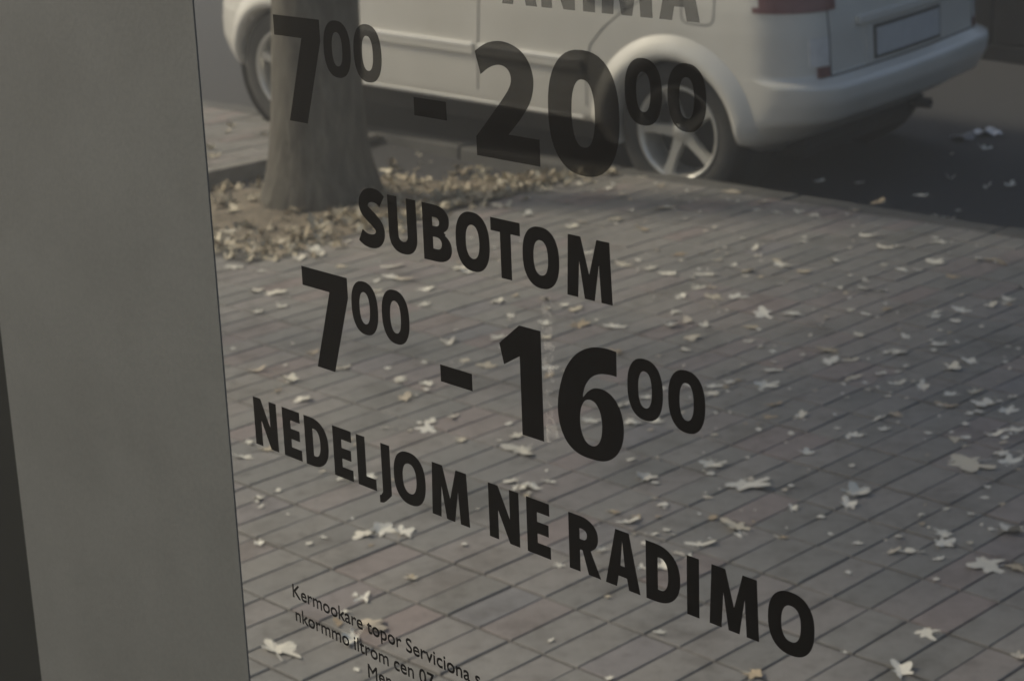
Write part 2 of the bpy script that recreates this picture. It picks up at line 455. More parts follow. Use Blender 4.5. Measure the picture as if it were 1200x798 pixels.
def slice_at(z):
    z = max(SL[0][0], min(SL[-1][0], z))
    for a, b in zip(SL, SL[1:]):
        if a[0] <= z <= b[0]:
            t = (z - a[0]) / (b[0] - a[0]); return [p + (q - p) * t for p, q in zip(a, b)]
NR, NA, NS, NF = 12, 14, 150, 8
def plan_pts(z):
    _, xr, xf, w, rr, rf = slice_at(z)
    rr = min(rr, w * .8); rf = min(rf, w * .8); bow = 0.05; pts = []
    for i in range(NR):
        y = (w - rr) * i / NR; pts.append((xr - bow * (1 - (y / w) ** 2), y))
    x_c = xr - bow * (1 - ((w - rr) / w) ** 2)
    for i in range(NA):
        a = (pi / 2) * i / NA; pts.append((x_c + rr * (1 - cos(a)), w - rr + rr * sin(a)))
    xs0, xs1 = x_c + rr, xf - rf * 1.5
    for i in range(NS + 1):
        t = i / NS; pts.append((xs0 + (xs1 - xs0) * t, w))
    for i in range(1, NA + 1):
        a = (pi / 2) * i / NA; pts.append((xs1 + rf * 1.5 * sin(a), w - rf + rf * cos(a)))
    for i in range(1, NF + 1):
        pts.append((xf + 0.03 * (i / NF), (w - rf) * (1 - i / NF)))
    return pts
def side_y(x, z):
    pts = plan_pts(z)
    for p, q in zip(pts[NR:], pts[NR + 1:]):
        if p[0] <= x <= q[0]:
            t = (x - p[0]) / max(1e-6, q[0] - p[0]); return p[1] + (q[1] - p[1]) * t
    return pts[-1][1]
zl = []
for a, b in zip(SL, SL[1:]):
    n = max(1, int(round((b[0] - a[0]) / 0.022)))
    zl += [a[0] + (b[0] - a[0]) * k / n for k in range(n)]
zl.append(SL[-1][0])
G = []
for z in zl:
    half = plan_pts(z); G.append([Vector((x, y, z)) for x, y in half] + [Vector((x, -y, z)) for x, y in half[-2:0:-1]])
NP = len(G[0]); NZ = len(zl)
Nrm = [[None] * NP for _ in range(NZ)]
for j in range(NZ):
    for i in range(NP):
        t = G[j][(i + 1) % NP] - G[j][i - 1]; s = G[min(j + 1, NZ - 1)][i] - G[max(j - 1, 0)][i]
        n = t.cross(s); n = n.normalized() if n.length > 1e-9 else Vector((0, 0, 1))
        Nrm[j][i] = -n
ARCH_R = 0.352
def in_arch(p, r=ARCH_R):
    return abs(p.y) > 0.5 and (hypot(p.x, p.z - 0.315) < r or hypot(p.x - WB, p.z - 0.315) < r)
def inside_poly(x, z, poly):
    c = False; n = len(poly)
    for k in range(n):
        (x1, z1), (x2, z2) = poly[k], poly[(k + 1) % n]
        if (z1 > z) != (z2 > z) and x < (x2 - x1) * (z - z1) / (z2 - z1) + x1: c = not c
    return c
REAR_DOOR = [(0.47, .385), (0.47, .60), (0.43, .70), (0.30, .82), (0.10, .93), (0.05, 1.02), (1.10, 1.02), (1.13, .385)]
FRONT_DOOR = [(1.14, .385), (1.11, 1.02), (2.09, 1.02), (2.11, .80), (2.11, .385)]
WIN_R = [(0.08, 1.05), (0.22, 1.46), (1.05, 1.48), (1.08, 1.05)]
WIN_F = [(1.14, 1.05), (1.11, 1.48), (1.42, 1.46), (2.10, 1.07)]
WIN_Q = [(-0.30, 1.08), (-0.20, 1.44), (0.12, 1.46), (0.00, 1.06)]
def region(c):
    x, y, z = c
    side = abs(y) > 0.55 and slice_at(z)[3] - abs(y) < 0.06
    end_r = x < 0 and not side and abs(y) < 0.62
    if side or (abs(y) > 0.5 and z < 1.5 and z > 0.9 and x > -0.42 and x < 1.5):
        s = 'l' if y > 0 else 'r'
        for poly, nm in ((WIN_R, 'window'), (WIN_F, 'window'), (WIN_Q, 'window')):
            if inside_poly(x, z, poly): return nm + s + str(poly[0][0])
        if inside_poly(x, z, REAR_DOOR): return 'rear_door' + s
        if inside_poly(x, z, FRONT_DOOR): return 'front_door' + s
    if x < -0.2 and z > 0.618:
        if abs(y) < 0.58 and 1.06 < z < 1.48: return 'rear_window'
        if 0.905 < z < 1.30 and 0.60 < abs(y) and x < -0.42: return 'tail_lamp' + ('l' if y > 0 else 'r')
        if abs(y) < 0.655 and z < 1.55: return 'tailgate'
    if x < 0 and z < 0.608 and x < -0.36: return 'rear_bumper'
    if side and z < 0.322 and 0.3 < x < 2.3: return 'sill'
    if z > 1.08 and z < 1.52 and x > 1.0 and abs(y) < slice_at(z)[3] - 0.10: return 'windscreen'
    if x > 2.85 and z < 0.62: return 'front_bumper'
    return 'body'
regs = {}
for j in range(NZ - 1):
    for i in range(NP):
        k = (i + 1) % NP
        q = [(j, i), (j, k), (j + 1, k), (j + 1, i)]
        c = (G[j][i] + G[j][k] + G[j + 1][k] + G[j + 1][i]) / 4
        if in_arch(c): continue
        regs.setdefault(region(c), []).append(q)
def emit(name, faces, material, off=0.0, parent=car):
    idx = {}; vs = []; ns = []; fs = []
    for q in faces:
        f = []
        for ji in q:
            if ji not in idx:
                idx[ji] = len(vs); vs.append(G[ji[0]][ji[1]] + Nrm[ji[0]][ji[1]] * off); ns.append(Nrm[ji[0]][ji[1]])
            f.append(idx[ji])
        fs.append(tuple(f))
    a, b_, c = (vs[k] for k in fs[0][:3])
    if (b_ - a).cross(c - a).dot(ns[fs[0][0]]) < 0: fs = [f[::-1] for f in fs]
    me = mesh(name, vs, fs, True)
    # keep the shading continuous over the joints between panels
    try: me.normals_split_custom_set_from_vertices([tuple(n) for n in ns])
    except Exception: pass
    return obj(name, me, material, parent)
# orientation test: make sure normals point outwards
if (G[10][NR + NA + 60] + Nrm[10][NR + NA + 60] * 0.1).y < G[10][NR + NA + 60].y:
    for r_ in Nrm:
        for i in range(NP): r_[i] = -r_[i]
for key, faces in regs.items():
    nm = key.split('_')[0]
    if key.startswith('window'): emit('side_window', faces, M_window, 0.001)
    elif key == 'rear_window': emit('rear_window', faces, M_window, 0.001)
    elif key == 'windscreen': emit('windscreen', faces, M_window, 0.001)
    elif key.startswith('tail_lamp'): emit('tail_lamp', faces, M_red, 0.006)
    elif key.startswith('rear_door'): rear_door = emit('rear_door', faces, M_paint); rd = rear_door if key.endswith('l') else None
    elif key.startswith('front_door'): emit('front_door', faces, M_paint)
    elif key == 'sill': emit('sill', faces, M_black)
    else:
        e = emit(key, faces, M_paint)
        if key == 'tailgate': tailgate = e
        if key == 'rear_bumper': rear_bumper = e
        if key == 'body':
            me = e.data
roofcap = MB(); roofcap.add([p + Vector((0, 0, .002)) for p in G[-1]], [tuple(range(NP))]); roofcap.build('roof_panel', M_paint, car)
under = MB(); under.box((-0.45, -0.50, 0.17), (2.95, 0.50, 0.24), 0.03); under.box((0.42, -0.765, 0.20), (2.20, 0.765, 0.28), 0.03); under.box((-0.50, -0.55, 0.24), (-0.3, .55, .42), .02)
under.build('underbody', M_black, car)

# wheel arches with their flares, wells, wheels
def arch(xc, s):
    b = MB(); prof = [(0.335, -0.10), (0.338, -0.01), (0.342, 0.016), (0.352, 0.030), (0.372, 0.034), (0.398, 0.028), (0.425, 0.014), (0.452, 0.0005)]
    nA = 64; a0, a1 = radians(-16), radians(196)
    for k in range(nA + 1):
        a = a0 + (a1 - a0) * k / nA
        for r, off in prof:
            x, z = xc + r * cos(a), 0.315 + r * sin(a); zz = max(0.215, z)
            b.v.append(Vector((x, s * (side_y(x, zz) + off), zz)))
    n = len(prof)
    for k in range(nA):
        for i in range(n - 1):
            q = (k * n + i, k * n + i + 1, (k + 1) * n + i + 1, (k + 1) * n + i)
            b.f.append(q if s > 0 else q[::-1])
    b.build('wheel_arch', M_paint, car, True)
    w = MB(); w.lathe_y([(0.36, s * 0.82), (0.365, s * 0.55), (0.02, s * 0.52)], 40, (xc, 0, 0.315)); w.build('wheel_well', M_black, car, True)
def wheel(xc, s, phase):
    h = obj('wheel', None, None, car); h.location = (xc, s * 0.740, 0.315); h.empty_display_size = .1
    t = MB(); t.lathe_y([(0.205, -0.09), (0.25, -0.10), (0.295, -0.098), (0.312, -0.085), (0.3155, -0.05), (0.3155, 0.05), (0.312, 0.085), (0.298, 0.098), (0.26, 0.102), (0.222, 0.096), (0.208, 0.085)], 64)
    for v in t.v: v.y *= s
    t.build('tyre', M_tyre, h, True)
    r = MB(); r.lathe_y([(0.214, 0.088), (0.219, 0.096), (0.215, 0.101), (0.203, 0.096), (0.196, 0.080), (0.188, 0.02), (0.185, -0.08)], 64)
    for v in r.v: v.y *= s
    r.build('rim', M_rim, h, True)
    d = MB(); d.lathe_y([(0.19, -0.03), (0.01, -0.03)], 40); 
    for v in d.v: v.y *= s
    d.build('brake_disc', M_black, h)
    for k in range(5):
        a = phase + 2 * pi * k / 5; b = MB()
        sec = [(0.03, .034, .072, .03), (0.09, .026, .076, .026), (0.15, .024, .080, .022), (0.205, .030, .085, .018)]
        vs = []
        for rad, hw, y, th in sec:
            for (o, yy) in ((-hw, y - th), (-hw * .75, y), (hw * .75, y), (hw, y - th)):
                vs.append(Vector((rad * cos(a) - o * sin(a), s * yy, rad * sin(a) + o * cos(a))))
        fs = []
        for i in range(3):
            for j in range(4):
                fs.append((i * 4 + j, i * 4 + (j + 1) % 4, (i + 1) * 4 + (j + 1) % 4, (i + 1) * 4 + j))
        b.add(vs, fs); b.build('spoke', M_rim, h)
    c = MB(); c.lathe_y([(0.042, 0.05), (0.040, 0.078), (0.030, 0.084), (0.001, 0.085)], 24)
    for v in c.v: v.y *= s
    c.build('hub_cap', M_rim, h, True)
for xc in (0.0, WB):
    for s in (1, -1):
        arch(xc, s); wheel(xc, s, radians(72) if xc == 0 else radians(20))

# trims: side mouldings, bright sill strip, panel gaps
def ribbon(name, pts, hw, off, material, side=1, thick=0.0, parent=car):
    # a strip along (x, z) points on the body side
    b = MB(); n = len(pts)
    for k, (x, z) in enumerate(pts):
        xa, za = pts[max(k - 1, 0)]; xb, zb = pts[min(k + 1, n - 1)]
        l = hypot(xb - xa, zb - za) or 1; nx, nz = -(zb - za) / l, (xb - xa) / l
        for sgn, o in ((-1, -0.002), (-0.8, off), (0.8, off), (1, -0.002)):
            xx, zz = x + nx * hw * sgn, z + nz * hw * sgn
            b.v.append(Vector((xx, side * (side_y(xx, zz) + o), zz)))
    for k in range(n - 1):
        for i in range(3):
            q = (k * 4 + i, k * 4 + i + 1, (k + 1) * 4 + i + 1, (k + 1) * 4 + i); b.f.append(q if side > 0 else q[::-1])
    b.f += [(0, 1, 2, 3), tuple((n - 1) * 4 + i for i in (3, 2, 1, 0))]
    return b.build(name, material, parent)
def line(x0, z0, x1, z1, n): return [(x0 + (x1 - x0) * k / n, z0 + (z1 - z0) * k / n) for k in range(n + 1)]
for s in (1, -1):
    ribbon('side_moulding', line(0.50, 0.578, 1.125, 0.582, 8), 0.024, 0.014, M_paint, s)
    ribbon('side_moulding', line(1.15, 0.582, 2.10, 0.586, 10), 0.024, 0.014, M_paint, s)
    ribbon('moulding_strip', line(0.505, 0.600, 1.12, 0.604, 8), 0.0085, 0.017, M_gleam, s)
    ribbon('moulding_strip', line(1.155, 0.604, 2.095, 0.608, 10), 0.0085, 0.017, M_gleam, s)
    ribbon('sill_strip', line(0.50, 0.330, 2.14, 0.330, 12), 0.0080, 0.010, M_gleam, s)
    ribbon('door_gap', line(1.135, 0.39, 1.105, 1.03, 16), 0.0035, 0.0012, M_seam, s)
    ribbon('door_gap', [(0.475, .39), (0.475, .58), (0.45, .68), (0.38, .76), (0.28, .84), (0.15, .92), (0.06, 1.03)], 0.0035, 0.0012, M_seam, s)
    ribbon('door_gap', line(2.115, 0.39, 2.09, 1.02, 16), 0.0035, 0.0012, M_seam, s)
    ribbon('door_handle', line(0.32, 0.925, 0.52, 0.93, 6), 0.016, 0.03, M_paint, s)
    ribbon('door_handle', line(1.25, 0.935, 1.45, 0.94, 6), 0.016, 0.03, M_paint, s)
# fuel flap
ff = [(-0.13 + 0.075 * cos(a) * (1 if abs(cos(a)) > .7 else 1), 0.885 + 0.075 * sin(a)) for a in [2 * pi * k / 32 for k in range(33)]]
sq = []
for k in range(41):
    a = 2 * pi * k / 40; e = 0.45
    sq.append((-0.13 + 0.085 * math.copysign(abs(cos(a)) ** e, cos(a)), 0.90 + 0.075 * math.copysign(abs(sin(a)) ** e, sin(a))))
ribbon('fuel_flap_gap', sq, 0.0030, 0.0012, M_seam, 1)
# rear: plate recess, plate, ledge, reflector, gaps
def rear_x(y, z):
    pts = plan_pts(z)
    for p, q in zip(pts, pts[1:NR + NA + 2]):
        if p[1] <= abs(y) <= q[1]:
            t = (abs(y) - p[1]) / max(1e-6, q[1] - p[1]); return p[0] + (q[0] - p[0]) * t
    return pts[0][0]
def rear_patch(name, y0, y1, z0, z1, off, material, parent=car, ny=14, nz=4, rim=0.004):
    b = MB()
    for j in range(nz + 1):
        for i in range(ny + 1):
            y = y0 + (y1 - y0) * i / ny; z = z0 + (z1 - z0) * j / nz
            b.v.append(Vector((rear_x(y, z) - off, y, z)))
    for j in range(nz):
        for i in range(ny):
            a = j * (ny + 1) + i; b.f.append((a, a + ny + 1, a + ny + 2, a + 1))
    # returns to the body
    ring = [i for i in range(ny + 1)] + [j * (ny + 1) + ny for j in range(1, nz + 1)] + [nz * (ny + 1) + i for i in range(ny - 1, -1, -1)] + [j * (ny + 1) for j in range(nz - 1, 0, -1)]
    base = len(b.v)
    for r in ring: b.v.append(b.v[r] + Vector((off + rim, 0, 0)))
    for k in range(len(ring)):
        n = (k + 1) % len(ring); b.f.append((ring[k], ring[n], base + n, base + k))
    return b.build(name, material, parent)
rear_patch('plate_surround', -0.385, 0.385, 0.632, 0.838, 0.004, M_paint)
rear_patch('plate_frame', -0.285, 0.325, 0.640, 0.790, 0.008, M_seam)
rear_patch('number_plate', -0.268, 0.308, 0.655, 0.775, 0.012, M_plate)
rear_patch('tailgate_handle', -0.45, 0.45, 0.818, 0.846, 0.024, M_paint)
rear_patch('tailgate_gap', -0.655, 0.655, 0.617, 0.625, 0.0015, M_seam)
for s in (1, -1):
    rear_patch('tailgate_gap', s * 0.652, s * 0.659, 0.617, 0.98, 0.0015, M_seam, ny=2, nz=10)
    rear_patch('reversing_lamp', s * 0.668, s * 0.760, 0.672, 0.790, 0.006, M_clear, ny=6)
    rear_patch('reflector', s * 0.668, s * 0.730, 0.622, 0.666, 0.007, M_dullred, ny=5)
# rear wiper sweep stays out; exhaust
ex = MB(); ex.tube([(-0.60, -0.42, 0.285), (-0.30, -0.42, 0.28)], [0.026, 0.026], 16); ex.build('exhaust', M_black, car, True)

# ------------------------------------------------------------------ glazed shop door with its lettering
YT = radians(-41.89)
e_s = Vector((-sin(YT), -cos(YT), 0))            # to the right along the glass, towards the camera
e_n = Vector((-cos(YT), sin(YT), 0))             # out of the glass, to the reader
c_gl = Vector((0, 0, CAM_H)) + c_fwd * 1.6
c_gl.z = 0
# check the reader's side
if (Vector((0, 0, 0)) - c_gl).dot(e_n) < 0: e_n = -e_n
DM = Matrix(((e_s.x, 0, e_n.x, c_gl.x), (e_s.y, 0, e_n.y, c_gl.y), (0, 1, 0, 0), (0, 0, 0, 1)))   # local: x along, y up, z towards the reader
door = empty('glazed_door'); door.matrix_world = DM
tag(door, 'grey framed glass door with black opening hours lettering', 'door')
def frame_mat():
    m, nt, b = mat('painted_frame')
    n = noise_tex(nt, 5, 4); n2 = noise_tex(nt, 160, 3)
    r = ramp(nt, n.outputs['Fac'], [(0.3, (0.088, 0.093, 0.086)), (0.7, (0.108, 0.114, 0.106))])
    r2 = ramp(nt, n2.outputs['Fac'], [(0.3, (.92, .92, .92)), (0.7, (1.06, 1.06, 1.06))])
    nt.links.new(mixc(nt, r.outputs[0], r2.outputs[0], 0.8, 'MULTIPLY'), b.inputs['Base Color'])
    b.inputs['Roughness'].default_value = 0.6; b.inputs['Specular IOR Level'].default_value = 0.3
    bump(nt, b, n2.outputs['Fac'], 0.2, 0.001)
    return m
M_frame = frame_mat()
M_gasket = plain('gasket', (0.108, 0.113, 0.103), 0.8, spec=0.15)
M_dark = plain('dark_frame', (0.008, 0.010, 0.009), 0.8, spec=0.1)
def dbox(name, lo, hi, ch, material):
    b = MB(); b.box(lo, hi, ch); o = b.build(name, material, door); return o
dbox('stile', (-0.912, 0.02, -0.0008), (-0.4370, 2.35, 0.0012), 0.0005, M_frame)
dbox('stile_core', (-0.90, 0.03, -0.05), (-0.56, 2.34, -0.0065), 0.004, M_frame)
dbox('stile', (0.93, 0.02, -0.05), (1.03, 2.35, 0.012), 0.005, M_frame)
dbox('rail', (-0.448, 0.02, -0.05), (0.93, 0.22, 0.012), 0.005, M_frame)
dbox('rail', (-0.448, 2.23, -0.05), (0.93, 2.35, 0.012), 0.005, M_frame)
dbox('jamb', (-1.25, 0.0, -0.06), (-0.916, 2.42, -0.004), 0.004, M_dark)
gm, gnt, gb = mat('clear_glass'); gnt.nodes.remove(gb)
tr = node(gnt, 'ShaderNodeBsdfTransparent'); tr.inputs[0].default_value = (0.925, 0.935, 0.92, 1)
gnt.links.new(tr.outputs[0], gnt.nodes['Material Output'].inputs['Surface'])
gp = MB(); gp.box((-0.445, 0.2, -0.006), (0.94, 2.24, 0.0)); gp.build('glass_pane', gm, door)

def film(name, opacity):
    m, nt, b = mat(name)
    b.inputs['Base Color'].default_value = (0.022, 0.021, 0.019, 1); b.inputs['Roughness'].default_value = 0.5
    n = noise_tex(nt, 30, 3); r = ramp(nt, n.outputs['Fac'], [(0.3, (0.0020, 0.0018, 0.0016)), (0.7, (0.0032, 0.0029, 0.0026))])
    nt.links.new(r.outputs[0], b.inputs['Base Color'])
    b.inputs['Specular IOR Level'].default_value = 0.05
    t = node(nt, 'ShaderNodeBsdfTransparent'); mx = node(nt, 'ShaderNodeMixShader'); mx.inputs[0].default_value = opacity
    nt.links.new(t.outputs[0], mx.inputs[1]); nt.links.new(b.outputs[0], mx.inputs[2])
    nt.links.new(mx.outputs[0], nt.nodes['Material Output'].inputs['Surface'])
    return m
# glyph outlines in a box of width w and height h with stem t (and thin strokes a little less)
def ell(cx, cy, rx, ry, p=2.35, n=44, a0=0, a1=2 * pi):
    out = []
    for k in range(n):
        a = a0 + (a1 - a0) * k / (n if abs(a1 - a0 - 2 * pi) < 1e-6 else n - 1)
        out.append((cx + rx * math.copysign(abs(cos(a)) ** (2 / p), cos(a)), cy + ry * math.copysign(abs(sin(a)) ** (2 / p), sin(a))))
    return out
def glyph(ch, w, h, t):
    q = t * 0.86
    if ch in 'O0':
        o = 0.012 * h
        return [ell(w / 2, h / 2, w / 2, h / 2 + o), ell(w / 2, h / 2, w / 2 - t, h / 2 + o - q)]
    if ch == 'I': return [[(0, 0), (t, 0), (t, h), (0, h)]]
    if ch == '-': return [[(0, 0), (w, 0), (w, h), (0, h)]]
    if ch == 'N':
        k = t * 0.92
        return [[(0, 0), (k, 0), (k, h * .56), (w - k * 1.06, 0), (w, 0), (w, h), (w - k, h), (w - k, h * .44), (k * 1.06, h), (0, h)]]
    if ch == 'E': return [[(0, 0), (w, 0), (w, q), (t, q), (t, h / 2 - q * .48), (w * .93, h / 2 - q * .48), (w * .93, h / 2 + q * .48), (t, h / 2 + q * .48), (t, h - q), (w * .98, h - q), (w * .98, h), (0, h)]]
    if ch == 'L': return [[(0, 0), (w, 0), (w, q), (t, q), (t, h), (0, h)]]
    if ch == 'T': return [[(w / 2 - t / 2, 0), (w / 2 + t / 2, 0), (w / 2 + t / 2, h - q), (w, h - q), (w, h), (0, h), (0, h - q), (w / 2 - t / 2, h - q)]]
    if ch == 'D':
        def d(x0, x1, y0, y1):
            r = (y1 - y0) / 2; return [(x0, y0), (x0 + (x1 - x0) * .25, y0)] + ell(x0 + (x1 - x0) * .25, (y0 + y1) / 2, (x1 - x0) * .75, r, 2.3, 24, -pi / 2, pi / 2)[1:-1] + [(x0 + (x1 - x0) * .25, y1), (x0, y1)]
        return [d(0, w, 0, h), d(t, w - t, q, h - q)]
    if ch == 'A':
        s = t * .98; m = w / 2
        tl, trr = m - s * .60, m + s * .60
        yb0, yb1 = h * .20, h * .20 + q * .85
        def xl(y): return tl * y / h
        def xil(y): return s + (m - s) * y / (h * .80) if y < h * .8 else m
        outer = [(0, 0), (s, 0), (xil(yb0) * 1.0 - (xil(yb0) - xl(yb0) - s * .98), yb0), (w - (xil(yb0) - (xil(yb0) - xl(yb0) - s * .98)), yb0), (w - s, 0), (w, 0), (trr, h), (tl, h)]
        xi = xl(yb1) + s * .98
        return [outer, [(xi, yb1), (w - xi, yb1), (m, h * .84)]]
    if ch == 'M':
        k = t * .95; spl = w * .045
        return [[(0, 0), (k, 0), (k + spl * .9, h * .62), (w / 2 - k * .45, 0), (w / 2 + k * .45, 0), (w - k - spl * .9, h * .62), (w - k, 0), (w, 0), (w - spl, h), (w - spl - k * 1.15, h), (w / 2, h * .40), (spl + k * 1.15, h), (spl, h)]]
    if ch == 'U':
        o = .012 * h
        outer = [(0, h), (0, w * .42)] + ell(w / 2, w * .42, w / 2, w * .42 + o, 2.3, 22, pi, 2 * pi)[1:-1] + [(w, w * .42), (w, h), (w - t, h), (w - t, w * .42)]
        inner = ell(w / 2, w * .42, w / 2 - t, w * .42 + o - q, 2.2, 18, 2 * pi, pi)[1:-1]
        return [outer + inner + [(t, w * .42), (t, h)]]
    if ch == 'J':
        # drops below the baseline
        return [[(w - t, h), (w, h), (w, h * .02)] + [(w - .02 * t - (w) * .95 * sin(a) * .62 - (1 - cos(a)) * t * .25, h * .02 - h * .21 * sin(a)) for a in (0.4, 0.8, 1.2)] + [(0, -h * .20), (0, -h * .05), (w - t * 1.2, -h * .035), (w - t, h * .04)]]
    if ch == 'R':
        y0 = h * .40
        def bowl(x0, x1, yb, yt):
            xm = x0 + (x1 - x0) * .38; return ell(xm, (yb + yt) / 2, x1 - xm, (yt - yb) / 2, 2.2, 16, -pi / 2, pi / 2)
        outer = [(0, 0), (t, 0), (t, y0), (t * 1.25, y0), (w - t * 1.05, 0), (w * 1.02, 0), (w * .70, y0 + q * .15)] + bowl(0, w * .95, y0 * .98, h)[3:] + [(0, h)]
        return [outer, [(t, y0 + q * .85)] + bowl(t, w * .95 - t, y0 + q * .85, h - q) + [(t, h - q)]]
    if ch == 'B':
        y0 = h * .50
        def bowl(x0, x1, yb, yt):
            xm = x0 + (x1 - x0) * .40; return ell(xm, (yb + yt) / 2, x1 - xm, (yt - yb) / 2, 2.3, 16, -pi / 2, pi / 2)
        outer = [(0, 0)] + bowl(0, w, 0, y0 + h * .035)[:-3] + [(w * .80, y0 + h * .02)] + bowl(0, w * .94, y0 - h * .0, h)[3:] + [(0, h)]
        return [outer, [(t, q)] + bowl(t, w - t, q, y0 - q * .30) + [(t, y0 - q * .30)], [(t, y0 + q * .55)] + bowl(t, w * .94 - t, y0 + q * .55, h - q) + [(t, h - q)]]
    if ch == 'S':
        # stroke a spine with the pen width
        sp_ = [(.90, .84), (.76, .905), (.56, .925), (.34, .88), (.215, .76), (.24, .645), (.40, .555), (.60, .465), (.765, .36), (.785, .225), (.66, .115), (.44, .075), (.22, .095), (.06, .155)]
        return [stroke([(x * w, y * h) for x, y in sp_], t * .98)]
    if ch == '7': return [[(w * .22, 0), (w * .61, 0), (w, h * .80), (w, h), (0, h), (0, h - t * .70), (w * .60, h - t * .70)]]
    if ch == '1': return [[(w - t, 0), (w, 0), (w, h), (w - t * .98, h), (0, h * .79), (w * .10, h * .605), (w - t, h * .72)]]
    if ch == '2':
        two = [(.03, .895), (.22, .975), (.46, 1.005), (.70, .965), (.87, .86), (.935, .71), (.89, .55), (.76, .41), (.60, .285), (.52, .225), (1.0, .225), (1.0, 0), (0, 0), (0, .165), (.19, .315), (.39, .475), (.545, .61), (.59, .70), (.545, .775), (.42, .805), (.26, .775), (.11, .705)]
        return [[(x * w, y * h) for x, y in smooth_closed(two, {0, 9, 10, 11, 12, 13, 21})]]
    if ch == '6':
        o = .012 * h
        outer = []
        # terminal, back curve and bowl
        back = [(.91, 1.0), (.74, 1.005), (.52, .975), (.30, .88), (.13, .72), (.03, .52), (0.0, .34), (.035, .19), (.13, .07), (.29, .0), (.50, -.015), (.71, .005), (.87, .08), (.97, .20), (1.0, .34), (.965, .48), (.87, .585), (.73, .635), (.58, .63), (.47, .58), (.395, .52), (.43, .62), (.52, .71), (.65, .765), (.80, .785), (.91, .785)]
        outer = [(x * w, y * h) for x, y in smooth_closed(back, {0, 25})]
        return [outer, ell(w * .51, h * .31, w * .51 - t * .98 * 1.0, h * .205, 2.2, 28)]
    return [[(0, 0), (w, 0), (w, h), (0, h)]]
def smooth_closed(p, corners):
    out = []; n = len(p)
    for i in range(n):
        p0, p1, p2, p3 = p[i - 1], p[i], p[(i + 1) % n], p[(i + 2) % n]
        if i in corners: p0 = p1
        if (i + 1) % n in corners: p3 = p2
        if i in corners and (i + 1) % n in corners: out.append(p1); continue
        for k in range(4):
            t = k / 4
            out.append(tuple(.5 * (2 * p1[d] + (p2[d] - p0[d]) * t + (2 * p0[d] - 5 * p1[d] + 4 * p2[d] - p3[d]) * t * t + (3 * p1[d] - p0[d] - 3 * p2[d] + p3[d]) * t ** 3) for d in (0, 1)))
    return out
def smooth_open(p):
    out = []
    for i in range(len(p) - 1):
        p0, p1, p2, p3 = p[max(i - 1, 0)], p[i], p[i + 1], p[min(i + 2, len(p) - 1)]
        for k in range(4):
            t = k / 4
            out.append(tuple(.5 * (2 * p1[d] + (p2[d] - p0[d]) * t + (2 * p0[d] - 5 * p1[d] + 4 * p2[d] - p3[d]) * t * t + (3 * p1[d] - p0[d] - 3 * p2[d] + p3[d]) * t ** 3) for d in (0, 1)))
    return out + [p[-1]]
def stroke(p, t, taper=0):
    p = smooth_open(p); L, R_ = [], []
    for i in range(len(p)):
        a, b = p[max(i - 1, 0)], p[min(i + 1, len(p) - 1)]
        l = hypot(b[0] - a[0], b[1] - a[1]); nx, ny = -(b[1] - a[1]) / l, (b[0] - a[0]) / l
        L.append((p[i][0] + nx * t / 2, p[i][1] + ny * t / 2)); R_.append((p[i][0] - nx * t / 2, p[i][1] - ny * t / 2))
    return L + R_[::-1]
def union2(body, w, h, t):
    # the foot of the 2: cut the stroke at the top of the foot and close along it
    n = len(body) // 2; Lh, Rh = body[:n], body[n:][::-1]
    yt = t * .84
    outer_side = [p for p in Lh if p[1] > yt] ; inner_side = [p for p in Rh if p[1] > yt]
    # outer_side runs along the upper right outside, inner_side along the lower left
    if sum(p[0] for p in outer_side) / len(outer_side) < sum(p[0] for p in inner_side) / len(inner_side): outer_side, inner_side = inner_side, outer_side
    return outer_side + [(w * .46, yt), (w, yt), (w, 0), (0, 0), (0, yt * .95)] + inner_side[::-1]
def glyph_mesh(polys, name, z=0.0006):
    cu = bpy.data.curves.new(name, 'CURVE'); cu.dimensions = '2D'; cu.fill_mode = 'BOTH'; cu.extrude = 0.00012
    for p in polys:
        s = cu.splines.new('POLY'); s.points.add(len(p) - 1)
        for k, (x, y) in enumerate(p): s.points[k].co = (x, y, 0, 1)
        s.use_cyclic_u = True
    o = bpy.data.objects.new(name, cu); COL.objects.link(o)
    dg = bpy.context.evaluated_depsgraph_get()
    me = bpy.data.meshes.new_from_object(o.evaluated_get(dg)); me.name = name
    bpy.data.objects.remove(o); bpy.data.curves.remove(cu)
    return me
GLY = {}
def word(part_name, label, items, base, material):
    """items: (character, left, width, height, stem, lift above the base line)"""
    root = empty(part_name); root.parent = door; root.location = (0, CAM_H + base, 0.0006)
    if label: root['label'] = label
    for ch, x, w, h, t, lift in items:
        key = (ch, round(w, 4), round(h, 4), material.name)
        if key not in GLY:
            GLY[key] = glyph_mesh(glyph(ch, w, h, t), 'letter'); GLY[key].materials.append(material)
        o = obj('digit' if ch.isdigit() else ('dash' if ch == '-' else 'letter'), GLY[key], None, root, (x, lift, 0))
    return root
F0, F1, F2 = film('film_reflect_strong', 0.38), film('film_reflect_soft', 0.64), film('film_black', 0.91)  # lower opacity on the top rows imitates the car's reflection over them
C, T = 0.0500, 0.0128
def caps(xs): return [(ch, x, w, C, T, 0) for ch, x, w in xs]
word('lettering', 'word at the top of the glass, thinned to imitate reflected light', caps([('D', -0.044, .038), ('A', .0040, .040), ('N', .0491, .0370), ('I', .0948, .014), ('M', .1146, .0522), ('A', .1735, .0395)]), -0.1868, F0)
